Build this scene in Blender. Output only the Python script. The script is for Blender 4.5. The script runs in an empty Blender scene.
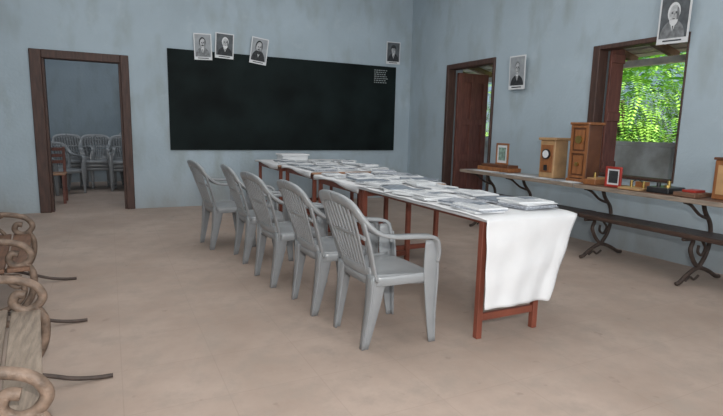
import bpy, math, random
from mathutils import Vector, Matrix
R=random.Random(7)
S=bpy.context.scene
# ---------------------------------------------------------------- materials
def mat(name,col,rough=.6,var=0.12,scale=6,metal=0,bump=0,bscale=40,stretch=None,spec=.5,col2=None):
    m=bpy.data.materials.new(name); m.use_nodes=True; nt=m.node_tree; N=nt.nodes; L=nt.links
    b=N['Principled BSDF']; b.inputs['Roughness'].default_value=rough; b.inputs['Metallic'].default_value=metal
    b.inputs['Specular IOR Level'].default_value=spec
    tc=N.new('ShaderNodeTexCoord'); mp=N.new('ShaderNodeMapping'); L.new(tc.outputs['Object'],mp.inputs[0])
    if stretch: mp.inputs['Scale'].default_value=stretch
    no=N.new('ShaderNodeTexNoise'); no.inputs['Scale'].default_value=scale; no.inputs['Detail'].default_value=6
    L.new(mp.outputs[0],no.inputs['Vector'])
    r=N.new('ShaderNodeValToRGB'); L.new(no.outputs['Fac'],r.inputs[0])
    r.color_ramp.elements[0].position=.3; r.color_ramp.elements[1].position=.7
    c2=col2 or [min(1,c*(1+var)) for c in col]; c1=[c*(1-var) for c in col]
    r.color_ramp.elements[0].color=(*c1,1); r.color_ramp.elements[1].color=(*c2,1)
    L.new(r.outputs[0],b.inputs['Base Color'])
    if bump:
        n2=N.new('ShaderNodeTexNoise'); n2.inputs['Scale'].default_value=bscale; n2.inputs['Detail'].default_value=5
        L.new(mp.outputs[0],n2.inputs['Vector']); bp=N.new('ShaderNodeBump'); bp.inputs['Strength'].default_value=bump
        bp.inputs['Distance'].default_value=.02
        L.new(n2.outputs['Fac'],bp.inputs['Height']); L.new(bp.outputs[0],b.inputs['Normal'])
    return m
def wallmat(name,col):
    m=mat(name,col,.85,.07,1.3,bump=.2,bscale=25,spec=.2); nt=m.node_tree; N=nt.nodes; L=nt.links
    b=N['Principled BSDF']; src=b.inputs['Base Color'].links[0].from_socket
    geo=N.new('ShaderNodeNewGeometry'); sx=N.new('ShaderNodeSeparateXYZ'); L.new(geo.outputs['Position'],sx.inputs[0])
    mp=N.new('ShaderNodeMapping'); mp.inputs['Scale'].default_value=(2.2,2.2,.9); L.new(geo.outputs['Position'],mp.inputs[0])
    n=N.new('ShaderNodeTexNoise'); n.inputs['Scale'].default_value=1.6; n.inputs['Detail'].default_value=8; L.new(mp.outputs[0],n.inputs['Vector'])
    r=N.new('ShaderNodeValToRGB'); r.color_ramp.elements[0].position=.5; r.color_ramp.elements[1].position=.78
    r.color_ramp.elements[0].color=(0,0,0,1); r.color_ramp.elements[1].color=(.85,.85,.85,1); L.new(n.outputs['Fac'],r.inputs[0])
    mx=N.new('ShaderNodeMixRGB'); mx.inputs[2].default_value=(col[0]*.78,col[1]*.74,col[2]*.68,1)
    L.new(r.outputs[0],mx.inputs[0]); L.new(src,mx.inputs[1])
    n4=N.new('ShaderNodeTexNoise'); n4.inputs['Scale'].default_value=3.2; n4.inputs['Detail'].default_value=9; n4.inputs['Roughness'].default_value=.7; L.new(geo.outputs['Position'],n4.inputs['Vector'])
    r4=N.new('ShaderNodeValToRGB'); r4.color_ramp.elements[0].position=.56; r4.color_ramp.elements[1].position=.70
    r4.color_ramp.elements[0].color=(0,0,0,1); r4.color_ramp.elements[1].color=(.45,.45,.45,1); L.new(n4.outputs['Fac'],r4.inputs[0])
    mx4=N.new('ShaderNodeMixRGB'); mx4.inputs[2].default_value=(col[0]*1.2,col[1]*1.15,col[2]*1.1,1); L.new(r4.outputs[0],mx4.inputs[0]); L.new(mx.outputs[0],mx4.inputs[1]); mx=mx4
    mr=N.new('ShaderNodeMapRange'); mr.inputs[1].default_value=0; mr.inputs[2].default_value=.55; mr.inputs[3].default_value=.75; mr.inputs[4].default_value=0
    L.new(sx.outputs[2],mr.inputs[0])
    mu=N.new('ShaderNodeMath'); mu.operation='MULTIPLY'; L.new(mr.outputs[0],mu.inputs[0]); L.new(n.outputs['Fac'],mu.inputs[1])
    m2=N.new('ShaderNodeMixRGB'); m2.inputs[2].default_value=(.31,.28,.25,1); L.new(mu.outputs[0],m2.inputs[0]); L.new(mx.outputs[0],m2.inputs[1])
    L.new(m2.outputs[0],b.inputs['Base Color']); return m
def floormat():
    m=bpy.data.materials.new('floor_stone'); m.use_nodes=True; nt=m.node_tree; N=nt.nodes; L=nt.links
    b=N['Principled BSDF']; b.inputs['Roughness'].default_value=.62; b.inputs['Specular IOR Level'].default_value=.25
    tc=N.new('ShaderNodeTexCoord'); mp=N.new('ShaderNodeMapping'); L.new(tc.outputs['Object'],mp.inputs[0])
    br=N.new('ShaderNodeTexBrick'); br.offset=0; br.inputs['Scale'].default_value=1
    br.inputs['Brick Width'].default_value=.45; br.inputs['Row Height'].default_value=.45; br.inputs['Mortar Size'].default_value=.004
    br.inputs['Mortar Smooth'].default_value=1
    br.inputs['Color1'].default_value=(.43,.335,.28,1); br.inputs['Color2'].default_value=(.435,.34,.284,1); br.inputs['Mortar'].default_value=(.385,.30,.25,1)
    L.new(mp.outputs[0],br.inputs[0])
    n=N.new('ShaderNodeTexNoise'); n.inputs['Scale'].default_value=1.2; n.inputs['Detail'].default_value=9; n.inputs['Roughness'].default_value=.65; L.new(tc.outputs['Object'],n.inputs[0])
    r=N.new('ShaderNodeValToRGB'); r.color_ramp.elements[0].position=.3; r.color_ramp.elements[1].position=.7
    r.color_ramp.elements[0].color=(.80,.78,.76,1); r.color_ramp.elements[1].color=(1.1,1.11,1.13,1); L.new(n.outputs[0],r.inputs[0])
    mx=N.new('ShaderNodeMixRGB'); mx.blend_type='MULTIPLY'; mx.inputs[0].default_value=1; L.new(br.outputs['Color'],mx.inputs[1]); L.new(r.outputs[0],mx.inputs[2])
    n3=N.new('ShaderNodeTexNoise'); n3.inputs['Scale'].default_value=5; n3.inputs['Detail'].default_value=10; n3.inputs['Roughness'].default_value=.7; L.new(tc.outputs['Object'],n3.inputs[0])
    r3=N.new('ShaderNodeValToRGB'); r3.color_ramp.elements[0].position=.48; r3.color_ramp.elements[1].position=.66
    r3.color_ramp.elements[0].color=(0,0,0,1); r3.color_ramp.elements[1].color=(.8,.8,.8,1); L.new(n3.outputs[0],r3.inputs[0])
    m3=N.new('ShaderNodeMixRGB'); m3.inputs[2].default_value=(.355,.29,.245,1); L.new(r3.outputs[0],m3.inputs[0]); L.new(mx.outputs[0],m3.inputs[1])
    n5=N.new('ShaderNodeTexNoise'); n5.inputs['Scale'].default_value=9; n5.inputs['Detail'].default_value=3; L.new(tc.outputs['Object'],n5.inputs[0])
    r5=N.new('ShaderNodeValToRGB'); r5.color_ramp.elements[0].position=.68; r5.color_ramp.elements[1].position=.74
    r5.color_ramp.elements[0].color=(0,0,0,1); r5.color_ramp.elements[1].color=(.5,.5,.5,1); L.new(n5.outputs[0],r5.inputs[0])
    m5=N.new('ShaderNodeMixRGB'); m5.inputs[2].default_value=(.26,.2,.17,1); L.new(r5.outputs[0],m5.inputs[0]); L.new(m3.outputs[0],m5.inputs[1])
    L.new(m5.outputs[0],b.inputs['Base Color'])
    return m
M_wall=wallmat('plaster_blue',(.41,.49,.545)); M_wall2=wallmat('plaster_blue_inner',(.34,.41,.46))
M_floor=floormat()
M_board=mat('blackboard_paint',(.007,.012,.012),.7,.5,2,spec=.15)
M_chalk=mat('chalk',(.32,.36,.36),.9)
M_frame=mat('door_frame_wood',(.07,.035,.026),.55,.35,5,stretch=(8,8,1),bump=.2)
M_leaf=mat('door_leaf_wood',(.15,.055,.04),.6,.3,5,stretch=(6,6,1),bump=.2)
M_plas=mat('grey_plastic',(.27,.28,.29),.28,.05,12,spec=.55)
M_cloth=mat('white_cloth',(.70,.70,.71),.85,.03,8)
M_paper=mat('paper_white',(.70,.71,.72),.7,.04,20)
M_paper2=mat('paper_printed',(.36,.38,.42),.7,.4,55)
M_book=mat('paper_grey',(.20,.23,.27),.6,.35,30)
M_red=mat('red_painted_wood',(.20,.055,.032),.5,.2,6)
M_tan=mat('plywood',(.36,.20,.12),.6,.2,6,stretch=(1,8,8))
M_dark=mat('bench_wood',(.06,.035,.026),.45,.35,6,stretch=(8,1,8),bump=.2)
M_dtop=mat('desk_top_wood',(.30,.29,.29),.35,.25,6,stretch=(8,1,8))
M_iron=mat('cast_iron',(.06,.04,.032),.6,.4,20,bump=.3)
M_rust=mat('rusted_iron',(.16,.11,.08),.6,.5,22,bump=.4)
M_oldw=mat('weathered_wood',(.27,.215,.17),.75,.3,7,stretch=(8,1,8),bump=.3)
M_oldb=mat('brown_bench_wood',(.17,.09,.055),.6,.3,7,stretch=(8,1,8),bump=.2)
M_box=mat('varnished_wood',(.28,.11,.04),.4,.25,8,stretch=(4,4,1))
M_box2=mat('light_case_wood',(.45,.27,.13),.45,.2,8)
M_boxd=mat('dark_case_panel',(.12,.045,.02),.4,.3,8)
M_blk=mat('black_bakelite',(.02,.02,.022),.35,.2,9)
M_redf=mat('red_frame',(.36,.03,.02),.4,.2,9)
M_grn=mat('picture_greenish',(.22,.32,.27),.5,.5,30)
M_ink=mat('portrait_dark',(.03,.033,.037),.7,.5,30)
M_bgp=mat('portrait_background',(.33,.35,.37),.7,.15,14)
M_bgd=mat('portrait_background_dark',(.10,.11,.12),.7,.3,14)
M_skin=mat('portrait_face',(.48,.49,.50),.7,.3,25)
M_gr=mat('portrait_grey',(.20,.21,.22),.7,.4,25)
M_brass=mat('brass',(.5,.35,.12),.35,.1,9,metal=1)
M_paint=mat('parapet_plaster',(.85,.79,.72),.9,.4,3,bump=.3)
M_ground=mat('earth',(.30,.24,.17),.95,.25,2)
M_roof=mat('verandah_timber',(.30,.21,.15),.8,.4,6)
M_tile=mat('roof_slats',(.80,.77,.73),.9,.2,6)
M_ceil=mat('ceiling_white',(.62,.62,.60),.9,.04,2)
def leafmat(name,c): return mat(name,c,.5,.4,3)
M_l1=leafmat('leaf_bright',(.36,.66,.11)); M_l2=leafmat('leaf_dark',(.14,.36,.05)); M_bark=mat('bark',(.14,.10,.07),.9,.3,9)
# ---------------------------------------------------------------- mesh builder
def cr(P,n):
    out=[];k=len(P)
    for i in range(k-1):
        p0=P[max(i-1,0)];p1=P[i];p2=P[i+1];p3=P[min(i+2,k-1)]
        for j in range(n):
            t=j/n
            out.append(tuple(.5*((2*b)+(-a+c)*t+(2*a-5*b+4*c-d)*t*t+(-a+3*b-3*c+d)*t**3) for a,b,c,d in zip(p0,p1,p2,p3)))
    out.append(tuple(P[-1])); return out
class MB:
    def __init__(s): s.v=[];s.f=[];s.m=[];s.s=[];s.mats=[]
    def mi(s,m):
        if m not in s.mats: s.mats.append(m)
        return s.mats.index(m)
    def add(s,vs,fs,m,smooth=False,M=None):
        o=len(s.v); i=s.mi(m)
        for p in vs:
            p=Vector(p); s.v.append(tuple(M@p) if M else tuple(p))
        for f in fs: s.f.append([a+o for a in f]); s.m.append(i); s.s.append(smooth)
    def box(s,x0,x1,y0,y1,z0,z1,m,M=None,c=0.0):
        if c<=0:
            vs=[(x,y,z) for x in(x0,x1) for y in(y0,y1) for z in(z0,z1)]
            s.add(vs,[(0,1,3,2),(4,6,7,5),(0,4,5,1),(2,3,7,6),(0,2,6,4),(1,5,7,3)],m,False,M); return
        vs=[];idx={}
        for ix,x in enumerate((x0,x1)):
            for iy,y in enumerate((y0,y1)):
                for iz,z in enumerate((z0,z1)):
                    dx=c*(1-2*ix);dy=c*(1-2*iy);dz=c*(1-2*iz)
                    for a,p in enumerate([(x,y+dy,z+dz),(x+dx,y,z+dz),(x+dx,y+dy,z)]):
                        idx[(ix,iy,iz,a)]=len(vs);vs.append(p)
        g=lambda *k:idx[k]
        fs=[(g(0,0,0,0),g(0,0,1,0),g(0,1,1,0),g(0,1,0,0)),(g(1,0,0,0),g(1,1,0,0),g(1,1,1,0),g(1,0,1,0)),
            (g(0,0,0,1),g(1,0,0,1),g(1,0,1,1),g(0,0,1,1)),(g(0,1,0,1),g(0,1,1,1),g(1,1,1,1),g(1,1,0,1)),
            (g(0,0,0,2),g(0,1,0,2),g(1,1,0,2),g(1,0,0,2)),(g(0,0,1,2),g(1,0,1,2),g(1,1,1,2),g(0,1,1,2))]
        for i in(0,1):
            for j in(0,1):
                fs.append((g(i,j,0,0),g(i,j,1,0),g(i,j,1,1),g(i,j,0,1)))
                fs.append((g(i,0,j,0),g(i,1,j,0),g(i,1,j,2),g(i,0,j,2)))
                fs.append((g(0,i,j,1),g(1,i,j,1),g(1,i,j,2),g(0,i,j,2)))
                for k in(0,1): fs.append((g(i,j,k,0),g(i,j,k,1),g(i,j,k,2)))
        s.add(vs,fs,m,False,M)
    def sweep(s,pts,sides,ws,ts,m,n=5,rnd=False,M=None,closed=False):
        k=len(pts)
        if not isinstance(sides,list): sides=[sides]*k
        if not isinstance(ws,(list,tuple)): ws=[ws]*k
        if not isinstance(ts,(list,tuple)): ts=[ts]*k
        D=cr([tuple(p)+tuple(sd)+(w,t) for p,sd,w,t in zip(pts,sides,ws,ts)],n)
        P=[Vector(d[:3]) for d in D]; vs=[];fs=[]; K=8
        for i,d in enumerate(D):
            T=(P[min(i+1,len(P)-1)]-P[max(i-1,0)]).normalized(); sd=Vector(d[3:6]); sd=(sd-T*sd.dot(T)).normalized(); nn=T.cross(sd)
            w,t=d[6]/2,d[7]/2
            if rnd: ring=[(w*math.cos(a),t*math.sin(a)) for a in [q*math.pi/4 for q in range(8)]]
            else:
                c=min(w,t)*.45; ring=[(w,-t+c),(w,t-c),(w-c,t),(-w+c,t),(-w,t-c),(-w,-t+c),(-w+c,-t),(w-c,-t)]
            for a,b in ring: vs.append(P[i]+sd*a+nn*b)
        for i in range(len(P)-1):
            for q in range(K): fs.append((i*K+q,i*K+(q+1)%K,(i+1)*K+(q+1)%K,(i+1)*K+q))
        fs.append(tuple(range(K))[::-1]); fs.append(tuple((len(P)-1)*K+q for q in range(K)))
        s.add(vs,fs,m,True,M)
    def tube(s,pts,r,m,side=(0,1,0),n=6,M=None): s.sweep(pts,side,[2*r]*len(pts),[2*r]*len(pts),m,n,True,M)
    def cyl(s,c,r,h,ax,m,n=20,M=None,r2=None):
        r2=r if r2 is None else r2
        vs=[];
        for e,rr in((0,r),(1,r2)):
            for q in range(n):
                a=2*math.pi*q/n; u,v=rr*math.cos(a),rr*math.sin(a)
                p={'z':(u,v,h*e),'x':(h*e,u,v),'y':(u,h*e,v)}[ax]; vs.append((c[0]+p[0],c[1]+p[1],c[2]+p[2]))
        fs=[(q,(q+1)%n,n+(q+1)%n,n+q) for q in range(n)]+[tuple(range(n)),tuple(range(n,2*n))]
        s.add(vs,fs,m,False,M)
    def build(s,name,loc=(0,0,0),rz=0):
        me=bpy.data.meshes.new(name); me.from_pydata(s.v,[],s.f)
        for m in s.mats: me.materials.append(m)
        me.polygons.foreach_set('material_index',s.m); me.polygons.foreach_set('use_smooth',s.s); me.update()
        import bmesh
        bm=bmesh.new(); bm.from_mesh(me); bmesh.ops.recalc_face_normals(bm,faces=bm.faces); bm.to_mesh(me); bm.free()
        o=bpy.data.objects.new(name,me); S.collection.objects.link(o); o.location=loc; o.rotation_euler=(0,0,rz); return o
def inst(o,loc,rz=0,name=None):
    p=bpy.data.objects.new(name or o.name.split('.')[0],o.data); S.collection.objects.link(p); p.location=loc; p.rotation_euler=(0,0,rz); return p
# ---------------------------------------------------------------- camera
X=Vector((1030,56,-506)).normalized(); Y=Vector((-253,85,-506)); Y=(Y-X*Y.dot(X)).normalized(); Z=X.cross(Y)
cd=bpy.data.cameras.new('camera'); co=bpy.data.objects.new('camera',cd); S.collection.objects.link(co)
co.matrix_world=Matrix.Translation((0,0,1.25))@Matrix((X,Y,Z)).to_4x4()
cd.sensor_width=36; cd.lens=506/723*36; cd.clip_start=.05; S.camera=co
# ---------------------------------------------------------------- room
YB=8.15; XR=5.0; XL=-2.8; YF=-2.2; H=3.9; T=.3
b=MB(); b.box(XL-T,XR+T,YF-T,YB+T,-.1,0,M_floor); b.box(-3.3,3.3,YB+T,12.4,-.1,0,M_floor); b.build('floor')
b=MB(); b.box(XL-T,XR+T,YF-T,YB+T,H,H+.1,M_ceil); b.build('ceiling')
b=MB(); b.box(XL-T,-.9,YB,YB+T,0,H,M_wall); b.box(.3,XR+T,YB,YB+T,0,H,M_wall); b.box(-.9,.3,YB,YB+T,2.2,H,M_wall); b.build('wall_back')
DY0,DY1,DZ=5.84,7.0,2.3; WY0,WY1,WZ0,WZ1=3.11,4.18,.78,2.23
b=MB()
b.box(XR,XR+T,DY1,YB,0,H,M_wall); b.box(XR,XR+T,DY0,DY1,DZ,H,M_wall); b.box(XR,XR+T,WY1,DY0,0,H,M_wall)
b.box(XR,XR+T,WY0,WY1,0,WZ0,M_wall); b.box(XR,XR+T,WY0,WY1,WZ1,H,M_wall); b.box(XR,XR+T,YF,WY0,0,H,M_wall)
b.build('wall_right')
b=MB(); b.box(XL-T,XL,YF,YB,0,H,M_wall); b.build('wall_left')
b=MB(); b.box(XL-T,XR+T,YF-T,YF,0,H,M_wall); b.build('wall_front')
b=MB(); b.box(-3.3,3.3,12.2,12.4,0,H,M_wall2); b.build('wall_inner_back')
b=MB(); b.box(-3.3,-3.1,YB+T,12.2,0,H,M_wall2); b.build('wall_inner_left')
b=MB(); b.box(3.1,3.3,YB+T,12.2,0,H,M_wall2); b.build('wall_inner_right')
b=MB(); b.box(-3.3,3.3,YB+T,12.4,H,H+.1,M_ceil); b.build('ceiling_inner')
b=MB(); y0,y1=YB-.03,YB+.16
b.box(-.9,-.76,y0,y1,0,2.2,M_frame,c=.008); b.box(.19,.3,y0,y1,0,2.2,M_frame,c=.008); b.box(-.76,.19,y0,y1,2.09,2.2,M_frame,c=.008)
b.box(-.76,-.735,y0+.05,y1,0,2.09,M_frame); b.box(.165,.19,y0+.05,y1,0,2.09,M_frame)
b.build('door_frame_1')
b=MB(); x0,x1=XR-.03,XR+.12
b.box(x0,x1,DY0,DY0+.04,0,DZ,M_frame,c=.008); b.box(x0,x1,DY1-.07,DY1,0,DZ,M_frame,c=.008); b.box(x0,x1,DY0+.04,DY1-.07,DZ-.08,DZ,M_frame,c=.008)
b.build('door_frame_2')
b=MB(); ly=DY1-.12
b.box(XR+.13,XR+.74,ly,ly+.03,.03,DZ-.12,M_leaf)
for z0,z1 in((.03,.18),(.75,.87),(1.35,1.45),(DZ-.26,DZ-.12)): b.box(XR+.13,XR+.74,ly-.02,ly,z0,z1,M_leaf,c=.004)
for xx in(.13,.39,.64): b.box(XR+xx,XR+xx+.1,ly-.021,ly-.001,.03,DZ-.12,M_leaf,c=.004)
b.build('door_2')
b=MB()
b.box(x0+.02,x1-.05,WY0,WY0+.02,WZ0,WZ1,M_frame,c=.004); b.box(x0,x1,WY1-.09,WY1,WZ0,WZ1,M_frame,c=.006)
b.box(x0,x1,WY0+.02,WY1-.09,WZ1-.05,WZ1,M_frame,c=.006); b.box(x0,x1,WY0+.02,WY1-.09,WZ0,WZ0+.03,M_frame,c=.006)
b.box(XR+.13,XR+.34,WY1-.13,WY1-.1,WZ0+.02,WZ1-.02,M_leaf,c=.004)
for z in(.84,1.4,2.05): b.box(XR+.13,XR+.34,WY1-.15,WY1-.13,z,z+.1,M_leaf,c=.004)
b.build('window_1')
b=MB(); b.box(.82,4.68,YB-.02,YB-.004,.87,2.35,M_board)
for i in range(7):
    z=2.27-i*.035; xs=4.24
    while xs<4.48:
        w=R.uniform(.02,.05); b.box(xs,xs+w,YB-.0215,YB-.02,z,z+.014,M_chalk); xs+=w+.015
b.build('blackboard')
# ---------------------------------------------------------------- portraits
def portrait(w,h,M,kind):
    b=MB(); b.box(-w/2,w/2,-.006,0,-h/2,h/2,M_paper,M)
    dk=kind in(1,3,5); bgm=M_bgd if dk else M_bgp
    b.box(-w*.44,w*.44,-.008,-.006,-h*.38,h*.46,bgm,M)
    def disc(cx,cz,rx,rz,y,m,a0=0,a1=360,n=24):
        vs=[(cx,y,cz)]+[(cx+rx*math.cos(math.radians(a0+(a1-a0)*i/n)),y,cz+rz*math.sin(math.radians(a0+(a1-a0)*i/n))) for i in range(n+1)]
        b.add(vs,[(0,i+1,i+2) for i in range(n)],m,False,M)
    ox={0:-.02,1:.03,2:-.03,3:.0,4:.02,5:-.02}[kind]*w; sc={0:1,1:.95,2:1.15,3:1,4:.85,5:1.05}[kind]
    coat=M_gr if kind in(0,5) else M_ink; hair=M_paper if kind in(1,5) else (M_gr if kind==4 else M_ink)
    disc(ox,-h*.38,w*.40,h*.36*sc,-.0085,coat,0,180)
    b.add([(ox-w*.09,-.0090,-h*.06),(ox+w*.09,-.0090,-h*.06),(ox,-.0090,-h*.26)],[(0,1,2)],M_paper,False,M)
    b.add([(ox-w*.025,-.0092,-h*.1),(ox+w*.025,-.0092,-h*.1),(ox,-.0092,-h*.27)],[(0,1,2)],M_ink,False,M)
    disc(ox,h*.16,w*.19*sc,h*.20*sc,-.0094,hair)
    disc(ox+w*.015,h*.12,w*.155*sc,h*.185*sc,-.0096,M_skin)
    disc(ox+w*.09*sc,h*.10,w*.08*sc,h*.15*sc,-.0097,M_gr,-90,90)
    if kind in(1,2,5): disc(ox+w*.01,-h*.0,w*.13*sc,h*.12*sc,-.0099,hair,180,360)
    if kind in(0,2): disc(ox+w*.01,h*.04,w*.08*sc,h*.02*sc,-.0101,M_ink)
    if kind==3: disc(ox,h*.2,w*.2*sc,h*.15*sc,-.0101,M_ink,0,180)
    for sx in(-1,1):
        disc(ox+w*.01+sx*w*.06*sc,h*.14,w*.032,h*.013,-.0102,M_ink,n=8)
        disc(ox+w*.01+sx*w*.06*sc,h*.165,w*.04,h*.008,-.0102,M_ink,n=8)
    b.box(ox+w*.0,ox+w*.02,-.0104,-.0100,h*.06,h*.13,M_gr,M)
    disc(ox+w*.01,h*.025,w*.045,h*.008,-.0103,M_ink,n=8)
    b.box(-w*.3,w*.3,-.0075,-.006,-h*.45,-h*.42,M_ink,M)
    return b
def rot(ax,deg): return Matrix.Rotation(math.radians(deg),4,ax)
for cx,cz,w,h,a,k in[(1.325,2.41,.26,.38,-2,0),(1.645,2.45,.28,.37,2,1),(2.18,2.42,.27,.40,7,2),(4.60,2.59,.28,.38,-1,3)]:
    portrait(w,h,rot('Y',a)@rot('X',3),k).build('portrait_picture',(cx,YB-.036,cz))
for cy,cz,w,h,a,k in[(5.34,2.04,.30,.44,1,4),(3.25,2.355,.31,.44,2,5)]:
    portrait(w,h,rot('Z',-90)@rot('Y',a)@rot('X',2),k).build('portrait_picture',(XR-.055,cy,cz))
# ---------------------------------------------------------------- plastic armchair
def chair():
    b=MB(); m=M_plas
    for s in(-1,1):
        pts=[(.205,s*.255,.50),(.20,s*.268,.58),(.165,s*.278,.645),(.05,s*.282,.662),(-.08,s*.278,.668),(-.19,s*.268,.69),(-.27,s*.25,.755),(-.318,s*.212,.832),(-.34,s*.13,.862),(-.345,0,.87)]
        sd=[(.3,s*1,0),(.15,s*1,0),(0,s*1,0),(0,s*1,0),(0,s*1,0),(.05,s*1,.15),(.1,s*.9,.4),(-.15,s*.7,.7),(-.35,s*.1,1),(-.35,0,1)]
        b.sweep(pts,sd,[.055,.064,.066,.064,.062,.058,.056,.06,.062,.062],[.022]*10,m,5)
        b.sweep([(.165,s*.268,.63),(.17,s*.262,.45),(.185,s*.255,.2),(.205,s*.25,0)],(1,0,0),[.085,.098,.066,.042],.012,m,4)
        b.sweep([(.205,s*.25,.58),(.212,s*.238,.43),(.212,s*.24,.2),(.222,s*.24,0)],(0,1,0),[.05,.08,.055,.036],.012,m,4)
        b.sweep([(-.15,s*.215,.42),(-.17,s*.208,.25),(-.215,s*.19,0)],(1,0,0),[.1,.072,.042],.012,m,4)
        b.sweep([(-.19,s*.19,.44),(-.2,s*.19,.25),(-.232,s*.182,0)],(0,1,0),[.09,.066,.036],.012,m,4)
        b.sweep([(-.17,s*.2,.41),(-.2,s*.222,.52),(-.235,s*.243,.63),(-.275,s*.245,.755)],(0,1,0),[.075,.056,.05,.05],.014,m,4)
        b.sweep([(-.17,s*.215,.40),(0,s*.24,.405),(.18,s*.258,.41)],(0,0,1),.055,.012,m,3)
    for i in range(-4,5):
        yb=i*.036; yt=i*.046; top=.855-.0012*i*i
        b.sweep([(-.185,yb,.42),(-.218,yb*1.05,.52),(-.272,yt*.98,.68),(-.338+.0012*i*i,yt,top)],(0,1,0),[.027,.023,.025,.029],.01,m,4)
    b.sweep([(-.19,-.2,.455),(-.205,0,.45),(-.19,.2,.455)],(-.2,0,1),.06,.012,m,6)
    b.sweep([(-.252,-.24,.66),(-.272,0,.67),(-.252,.24,.66)],(-.3,0,1),.026,.012,m,6)
    n=40; rings=[(0,.418),(.4,.419),(.75,.424),(.93,.432),(1.0,.43),(1.03,.418),(1.03,.375),(1.01,.375),(1.0,.405),(.9,.41),(0,.405)]
    vs=[];fs=[]
    for r,z in rings:
        for q in range(n):
            a=2*math.pi*q/n; c,s2=math.cos(a),math.sin(a)
            u=math.copysign(abs(c)**.45,c); v=math.copysign(abs(s2)**.45,s2)
            vs.append((.01+.205*u*r,(.225+.03*u)*v*r,z-.01*max(0,u)*r**3))
    for k in range(len(rings)-1):
        for q in range(n): fs.append((k*n+q,k*n+(q+1)%n,(k+1)*n+(q+1)%n,(k+1)*n+q))
    b.add(vs,fs,m,True)
    return b
c0=chair().build('plastic_armchair',(1.465,2.63,0),0.02)
for x,y,r in[(1.39,3.24,.03),(1.30,3.94,.08),(1.28,4.70,.0),(1.08,5.37,.10)]: inst(c0,(x,y,0),r)
for x,y,r,k in[(-.62,11.0,-1.2,3),(-.22,10.9,-1.5,3),(.32,11.2,-1.9,4),(-.75,10.3,-1.0,1),(.25,10.6,-1.6,3)]:
    e=bpy.data.objects.new('stacked_plastic_chairs',None); S.collection.objects.link(e); e.location=(x,y,0); e.rotation_euler=(0,0,r)
    for i in range(k):
        p=bpy.data.objects.new('nested_armchair_%d'%(i+1),c0.data); S.collection.objects.link(p); p.parent=e; p.location=(.012*i,0,.065*i)
b=MB()
for x in(-.98,-.66):
    for y in(9.0,9.34): b.box(x-.02,x+.02,y-.02,y+.02,0,.44 if y<9.2 else .86,M_leaf,c=.003)
    b.box(x-.012,x+.012,9.02,9.32,.18,.21,M_leaf)
b.box(-1.01,-.63,8.97,9.37,.44,.465,M_tan,c=.005)
for z in(.6,.7,.8): b.box(-.96,-.68,9.33,9.35,z,z+.05,M_leaf,c=.003)
b.build('wooden_chair')
# ---------------------------------------------------------------- tables
def table(name,x0,x1,y0,y1,zt,topm,legx=None,rails=True):
    b=MB(); b.box(x0,x1,y0,y1,zt-.022,zt,topm,c=.004)
    lx0,lx1=legx or (x0+.05,x1-.05)
    for x in(lx0,lx1):
        for y in(y0+.07,y1-.07): b.box(x-.02,x+.02,y-.02,y+.02,0,zt-.022,M_red,c=.004)
        if rails: b.box(x-.012,x+.012,y0+.09,y1-.09,zt-.08,zt-.023,M_red)
        else: b.box(x+.02,x+.04,y0+.09,y1-.09,zt-.05,zt-.023,M_red)
    for y in(y0+.07,y1-.07):
        b.box(lx0+.02,lx1-.02,y-.013,y+.013,zt-.08,zt-.023,M_red)
        b.box(lx0+.02,lx1-.02,y-.013,y+.013,.11,.155,M_red,c=.003)
    return b.build(name)
table('folding_table',1.92,2.58,2.24,3.95,.755,M_cloth,(1.96,2.41),False)
table('folding_table',1.98,2.9,4.0,5.15,.74,M_tan)
table('folding_table',1.98,3.0,5.2,6.3,.76,M_tan)
table('folding_table',1.95,3.2,6.35,7.5,.755,M_tan)
b=MB(); NX=36;NT=24;ND=30; vs=[];fs=[]
rows=[]
for j in range(NT+1): rows.append(('t',3.9-(3.9-2.2)*j/NT))
for j in range(1,ND+1): rows.append(('d',j/ND))
for typ,val in rows:
    for i in range(NX+1):
        u=i/NX
        if typ=='t':
            x=1.885+u*.72; y=val; z=.7615+.002*math.sin(7*x+5*y)+.002*math.sin(19*y+3*x)
            if val<2.24: z-=.006
        else:
            d=val; xl=1.885+.02*d; xr=2.60-.19*d
            x=xl+u*(xr-xl); z=.755-d*(.53-.01*math.sin(u*3))
            y=2.195-.012*d+ d*.010*math.sin(u*7+2*d)+.005*math.sin(u*21+4*d)*d +.004*math.sin(d*14+u*5)+.006*math.sin(5*u+9*d)*(1-u)*d
            if u>.85: y+=-.02*math.sin((u-.85)/.15*math.pi)*d
        vs.append((x,y,z))
W=NX+1
for j in range(len(rows)-1):
    for i in range(NX): fs.append((j*W+i,j*W+i+1,(j+1)*W+i+1,(j+1)*W+i))
b.add(vs,fs,M_cloth,True); o=b.build('white_tablecloth'); sm=o.modifiers.new('s','SOLIDIFY'); sm.thickness=.003; sm.offset=1
def cover(x0,x1,y0,y1,z):
    b=MB(); n=16; vs=[];fs=[]
    xs=[x0-.012]*3+[x0+(x1-x0)*i/n for i in range(n+1)]+[x1+.012]*3
    dz=[-.1,-.05,-.01]+[0]*(n+1)+[-.01,-.05,-.1]
    m=30
    for j in range(m+1):
        y=y0+(y1-y0)*j/m
        for i,x in enumerate(xs):
            w=.006*math.sin(14*y+i)
            vs.append((x+(w if dz[i]<-.02 else 0),y,z+dz[i]*(.4+.25*math.sin(5*y))))
    k=len(xs)
    for j in range(m):
        for i in range(k-1): fs.append((j*k+i,j*k+i+1,(j+1)*k+i+1,(j+1)*k+i))
    b.add(vs,fs,M_cloth,True); o=b.build('white_table_cover'); s=o.modifiers.new('s','SOLIDIFY'); s.thickness=.003; s.offset=1
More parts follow.
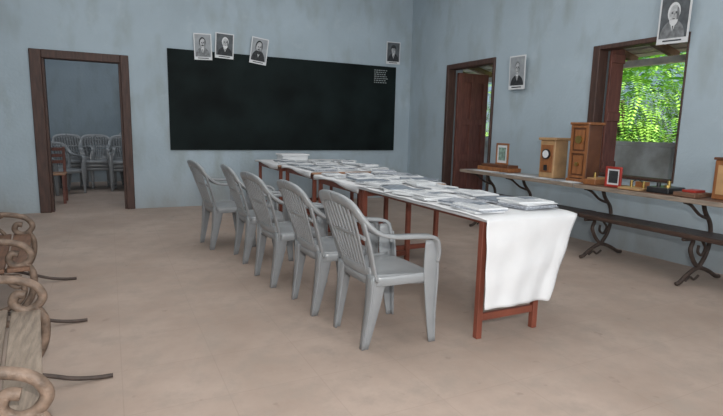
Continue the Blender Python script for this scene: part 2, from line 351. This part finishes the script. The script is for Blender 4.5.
cover(1.98,2.9,4.02,5.13,.744); cover(1.98,3.0,5.22,6.28,.764); cover(1.95,3.2,6.37,7.48,.759)
def papers(x0,x1,y0,y1,z,n):
    b=MB(); cells=[]
    nx=max(2,int((x1-x0)/.3)); ny=max(2,int((y1-y0)/.27))
    for i in range(nx):
        for j in range(ny): cells.append((x0+.14+(x1-x0-.28)*(i/(nx-1)),y0+.15+(y1-y0-.3)*(j/(ny-1))))
    R.shuffle(cells)
    for k,(x,y) in enumerate(cells[:n]):
        x+=R.uniform(-.03,.03); y+=R.uniform(-.04,.04); a=R.uniform(-22,22); kk=R.randint(2,6); zz=z+.003+k*.0004
        w,l=R.choice([(.21,.28),(.27,.24),(.18,.25),(.26,.2)])
        x=min(max(x,x0+w*.62),x1-w*.62)
        for q in range(kk):
            h=R.choice([.003,.005,.009]); M=Matrix.Translation((x+R.uniform(-.012,.012),y+R.uniform(-.015,.015),0))@rot('Z',a+R.uniform(-8,8))
            m=R.choice([M_paper,M_paper,M_paper,M_paper,M_paper2,M_book])
            if q==kk-1 and m is M_book and R.random()<.6: m=M_paper
            b.box(-w/2,w/2,-l/2,l/2,zz,zz+h,m,M); zz+=h+.0008
        if m is M_paper:
            for r_ in range(6): b.box(-w*.4,w*R.uniform(0,.4),-l*.38+r_*l*.13,-l*.38+r_*l*.13+.007,zz,zz+.0006,M_paper2,M)
            if R.random()<.6: b.box(w*.02,w*.42,l*.02,l*.4,zz+.0007,zz+.0012,M_book,M)
    return b.build('loose_papers')
papers(1.9,2.6,2.27,3.9,.766,12); papers(2.0,2.9,4.0,5.1,.747,12); papers(2.0,3.0,5.2,6.3,.767,12); papers(2.0,3.15,6.4,6.95,.762,8)
b=MB(); b.box(2.22,2.6,7.02,7.3,.768,.84,M_paper,c=.006); b.box(2.2,2.62,7.0,7.32,.84,.865,M_cloth,c=.006); b.build('white_carton_box')
# ---------------------------------------------------------------- iron framed desks on the right
def desk(y0,y1,frames,topm):
    b=MB()
    b.box(4.14,4.58,y0,y1,.725,.755,topm,c=.006)
    b.box(4.12,4.14,y0,y1,.72,.757,M_oldw,c=.003)
    b.box(4.22,4.52,y0,y1+.25 if y1>4 else y1,.415,.455,M_dark,c=.006)
    for y in frames:
        def P(l): return [(x,y,z) for x,z in l]
        r=.018
        b.tube(P([(4.22,.019),(4.27,.03),(4.36,.085),(4.50,.13),(4.66,.085),(4.77,.03),(4.83,.019)]),r,M_iron)
        b.tube(P([(4.50,.13),(4.42,.2),(4.36,.3),(4.38,.38),(4.30,.41)]),r,M_iron)
        b.tube(P([(4.50,.13),(4.58,.22),(4.62,.34),(4.60,.5),(4.50,.62),(4.46,.71)]),r,M_iron)
        b.tube(P([(4.47,.41),(4.52,.36),(4.57,.3),(4.53,.24),(4.47,.27),(4.47,.33)]),.012,M_iron)
        b.tube(P([(4.22,.71),(4.3,.68),(4.42,.6),(4.54,.56)]),.013,M_iron)
        b.tube(P([(4.24,.40),(4.36,.395),(4.5,.40)]),.016,M_iron)
        b.tube(P([(4.20,.712),(4.4,.706),(4.56,.712)]),.014,M_iron)
        b.tube(P([(4.34,.03),(4.40,.06),(4.46,.03),(4.52,.06)]),.01,M_iron)
    return b.build('iron_framed_school_desk')
desk(3.57,5.4,(4.6,5.25),M_dtop); desk(1.5,3.55,(3.48,2.5,1.7),M_oldb)
zt=.758
b=MB(); b.box(4.33,4.53,4.02,4.23,zt,1.17,M_box2,c=.006); b.box(4.31,4.55,4.0,4.25,1.17,1.20,M_box2,c=.006)
b.box(4.322,4.33,4.04,4.21,.82,1.12,M_box,c=.002); b.cyl((4.305,4.125,1.02),.055,.018,'x',M_blk,24); b.cyl((4.302,4.125,1.02),.042,.004,'x',M_paper,24)
b.box(4.31,4.325,4.105,4.145,.84,.9,M_blk); b.build('wooden_instrument_case')
b=MB(); b.box(4.32,4.52,3.59,3.80,zt,1.34,M_boxd,c=.006); b.box(4.30,4.54,3.575,3.82,1.34,1.365,M_box,c=.005); b.box(4.30,4.54,3.59,3.82,zt,zt+.03,M_box,c=.004)
for y in(3.59,3.775): b.box(4.305,4.32,y,y+.025,zt+.03,1.34,M_box)
for z in(.80,1.05,1.31): b.box(4.305,4.32,3.615,3.775,z,z+.022,M_box)
b.box(4.312,4.32,3.635,3.755,.84,1.03,M_box); b.box(4.312,4.32,3.635,3.755,1.09,1.29,M_box)
b.cyl((4.295,3.695,1.19),.04,.02,'x',M_brass,20); b.cyl((4.29,3.695,.94),.02,.025,'x',M_brass,14); b.build('wooden_cabinet_case')
def framed(name,x,y0,y1,z0,z1,fm,pm):
    b=MB(); d=.02; w=.022
    b.box(x,x+d,y0,y0+w,z0,z1,fm,c=.003); b.box(x,x+d,y1-w,y1,z0,z1,fm,c=.003); b.box(x,x+d,y0+w,y1-w,z1-w,z1,fm,c=.003); b.box(x,x+d,y0+w,y1-w,z0,z0+w,fm,c=.003)
    b.box(x+.008,x+.014,y0+w,y1-w,z0+w,z1-w,M_paper)
    cy=(y0+y1)/2; cz=(z0+z1)/2; hy=(y1-y0)*.28; hz=(z1-z0)*.3
    b.box(x+.005,x+.008,cy-hy,cy+hy,cz-hz,cz+hz,pm)
    b.box(x+d,x+d+.07,cy-.02,cy+.02,z0,z0+.01,fm); b.box(x+d,x+d+.012,cy-.02,cy+.02,z0+.01,z1*.5+z0*.5,fm)
    b.build(name)
b=MB(); b.box(4.33,4.54,4.72,5.3,zt,zt+.05,M_box,c=.004); b.box(4.35,4.52,4.75,5.25,zt+.05,zt+.085,M_boxd,c=.004)
b.build('wooden_apparatus_box')
framed('framed_picture',4.40,4.82,5.04,zt+.086,1.11,M_box,M_grn)
framed('framed_picture',4.24,3.13,3.30,zt,.95,M_redf,M_ink)
b=MB(); b.box(4.30,4.54,2.18,2.36,zt,1.07,M_box,c=.006); b.box(4.29,4.55,2.17,2.37,1.07,1.09,M_boxd,c=.004); b.box(4.293,4.30,2.21,2.33,.8,1.03,M_box2); b.build('wooden_tall_box')
b=MB(); b.box(4.22,4.46,2.66,2.86,zt,zt+.05,M_blk,c=.006); b.cyl((4.3,2.72,zt+.05),.025,.02,'z',M_brass,16); b.cyl((4.3,2.8,zt+.05),.018,.035,'z',M_blk,16); b.cyl((4.38,2.76,zt+.05),.015,.05,'z',M_brass,16); b.build('meter_instrument')
b=MB(); b.box(4.18,4.42,2.9,3.11,zt,zt+.02,M_box2,c=.003); b.cyl((4.3,2.94,zt+.02),.012,.06,'z',M_brass); b.cyl((4.3,3.06,zt+.02),.012,.06,'z',M_brass); b.tube([(4.3,2.94,zt+.06),(4.3,3.0,zt+.09),(4.3,3.06,zt+.06)],.005,M_blk,(1,0,0)); b.box(4.34,4.4,2.95,3.05,zt+.02,zt+.07,M_box); b.build('demonstration_board')
b=MB(); b.box(4.19,4.42,2.42,2.60,zt,zt+.035,M_oldb,c=.003); b.box(4.24,4.38,2.45,2.56,zt+.035,zt+.055,M_redf,c=.003); b.build('small_boxes')
b=MB(); b.box(4.22,4.5,3.39,3.53,zt,zt+.05,M_box,c=.004); b.box(4.25,4.47,3.41,3.51,zt+.05,zt+.065,M_box2,c=.003); b.cyl((4.3,3.46,zt+.065),.012,.05,'z',M_brass,12); b.build('resistance_box')
b=MB()
for y in(3.68,3.87,4.05,4.3,4.5,4.68,4.9,5.1):
    M=Matrix.Translation((4.22,y,0))@rot('Z',R.uniform(-6,6)); b.box(-.06,.06,-.08,.08,zt,zt+.005,R.choice([M_paper,M_paper,M_paper2]),M)
b.build('loose_papers')
# ---------------------------------------------------------------- benches at the left
def ironbench(name,frames,wm,rail=True):
    b=MB(); (ya,xa),(yb,xb)=frames[0],frames[-1]; ang=math.degrees(math.atan2(-(xb-xa),yb-ya)); L=math.hypot(yb-ya,xb-xa)
    M=Matrix.Translation((xa,ya,0))@rot('Z',ang)
    for k in range(4): b.box(-.50+k*.125,-.50+k*.125+.112,-.05,L+.05,.375,.40,wm,M,c=.004)
    if rail: b.box(-.34,-.20,-.05,L+.05,.565,.585,M_oldb,M,c=.004)
    for k in range(2): b.box(-.62-.03*k,-.595-.03*k,-.04,L+.04,.50+.12*k,.59+.12*k,wm,M,c=.004)
    for y,x in frames:
        def P(l): return [(a,0,z) for a,z in l]
        MF=Matrix.Translation((x,y,0)); r=.017
        def tb(l,r,m): b.tube(P(l),r,m,M=MF)
        tb([(.27,.012),(.2,.014),(.1,.03),(-.02,.07),(-.2,.12),(-.42,.07),(-.54,.02),(-.62,.014)],.011,M_iron)
        tb([(-.2,.12),(-.10,.16),(-.05,.24),(-.08,.32),(-.2,.35),(-.52,.36)],r,M_rust)
        tb([(-.2,.12),(-.34,.2),(-.46,.28),(-.54,.37),(-.60,.5),(-.66,.75)],r,M_rust)
        tb([(-.6,.5),(-.45,.548),(-.28,.555),(-.14,.55),(-.04,.52),(-.0,.46),(-.03,.41),(-.08,.40),(-.115,.435),(-.10,.475),(-.065,.47)],.02,M_rust)
        tb([(-.03,.41),(.0,.35),(.0,.27),(-.02,.2),(-.06,.14),(-.1,.12)],.02,M_rust)
        tb([(-.03,.3),(-.08,.27),(-.12,.3),(-.1,.34),(-.06,.33)],.014,M_rust)
        tb([(-.16,.36),(-.2,.43),(-.27,.47),(-.36,.45),(-.35,.39),(-.28,.39)],.013,M_rust)
        tb([(-.28,.45),(-.24,.51),(-.18,.545)],.012,M_rust)
    b.build(name)
ironbench('iron_armed_bench',[(1.65,-.20),(2.65,-.31)],M_oldw,False)
ironbench('iron_armed_bench',[(3.51,-.45),(4.53,-.56)],M_oldb)
# ---------------------------------------------------------------- outside
b=MB(); b.box(XR+T,40,-15,40,-.25,-.15,M_ground); b.build('ground')
b=MB(); b.box(XR+T,7.3,0,16,-.15,-.02,M_paint); b.build('verandah_floor')
b=MB(); b.box(7.1,7.3,0,16,-.02,1.08,M_paint); b.box(7.06,7.34,0,16,1.08,1.15,M_paint,c=.01); b.build('parapet_wall')
b=MB()
MR=Matrix.Translation((XR+T,0,2.93))@rot('Y',14)@Matrix.Translation((-XR-T,0,-2.67))
for i in range(24): b.box(XR+T,7.5,.2+i*.65,.27+i*.65,2.62,2.72,M_roof,MR)
for i in range(13): b.box(XR+T+.05+i*.17,XR+T+.17+i*.17,0,16,2.72,2.745,M_tile,MR)
b.box(XR+T,7.55,0,16,2.76,2.79,M_roof,MR)
b.box(7.14,7.26,0,16,2.27,2.36,M_tile)
for y in(1.2,3.6,7.4,11): b.box(7.14,7.26,y,y+.12,1.15,2.27,M_roof)
b.build('verandah_roof')
def tree(name,cx,cy,zc,rx,ry,rz,nf):
    b=MB(); b.tube([(cx,cy,-.2),(cx+.05,cy,zc*.4),(cx-.05,cy+.1,zc)],.09,M_bark)
    for i in range(nf):
        while 1:
            p=Vector((R.uniform(-1,1),R.uniform(-1,1),R.uniform(-1,1)))
            if .35<p.length<1: break
        c=Vector((cx+p.x*rx,cy+p.y*ry,zc+p.z*rz)); d=(p+Vector((R.uniform(-.5,.5),R.uniform(-.5,.5),R.uniform(-.9,.1)))).normalized()
        sd=d.cross(Vector((0,0,1))).normalized(); up=sd.cross(d); L=R.uniform(.3,.6); m=M_l1 if R.random()<.7 else M_l2
        vs=[];fs=[]
        for k in range(9):
            t=k/9; q=c+d*L*t-Vector((0,0,1))*.15*t*t; l=.11*(1-.6*t)+.02
            for s in(-1,1):
                o=len(vs); tip=q+sd*s*l+d*l*.5
                wv=d*.02+up*.006
                vs+= [q,q+(sd*s*l*.5+d*l*.25)+wv,tip,q+(sd*s*l*.5+d*l*.25)-wv]; fs.append((o,o+1,o+2,o+3))
        b.add(vs,fs,m)
    b.build(name)
tree('leafy_tree',10.2,7.6,2.0,1.6,2.4,1.6,1500)
tree('leafy_tree',12.2,9.8,2.6,2.0,2.6,2.6,1000)
tree('leafy_tree',10.0,12.8,2.0,1.6,2.4,1.9,700)
# ---------------------------------------------------------------- light
w=bpy.data.worlds.new('World'); S.world=w; w.use_nodes=True; bg=w.node_tree.nodes['Background']
sk=w.node_tree.nodes.new('ShaderNodeTexSky'); sk.sky_type='HOSEK_WILKIE'; sk.turbidity=5; sk.sun_direction=(-.3,-.5,.8)
w.node_tree.links.new(sk.outputs[0],bg.inputs[0]); bg.inputs[1].default_value=2.4
def light(name,t,loc,e,col=(1,1,1),**k):
    l=bpy.data.lights.new(name,t); l.energy=e; l.color=col
    for a,v in k.items(): setattr(l,a,v)
    o=bpy.data.objects.new(name,l); S.collection.objects.link(o); o.location=loc; return o
s=light('sun','SUN',(0,0,10),8,(1,.95,.85),angle=.02); s.rotation_euler=Vector((-.7,-.5,1)).to_track_quat('Z','Y').to_euler()
f=light('camera_flash','POINT',(.05,-.1,1.55),175,(1,.98,.95),shadow_soft_size=.04)
a=light('ceiling_fill','AREA',(1.4,4.6,3.8),85,(.97,.99,1),shape='RECTANGLE',size=5,size_y=5)  # added soft overhead fill for the room, not an actual ceiling fitting
a=light('assumed_rear_fill','AREA',(1.0,-2.1,2.1),135,(.96,.98,1),shape='RECTANGLE',size=5,size_y=2.2); a.rotation_euler=(math.radians(90),0,0)  # added area fill for assumed daylight behind camera; front wall has no opening
a=light('added_inner_room_fill','AREA',(0,10.3,3.8),34,(.88,.94,1),shape='RECTANGLE',size=3,size_y=2)  # soft area fill added to light the inner room, no lamp modelled there
S.view_settings.view_transform='Standard'; S.view_settings.exposure=0
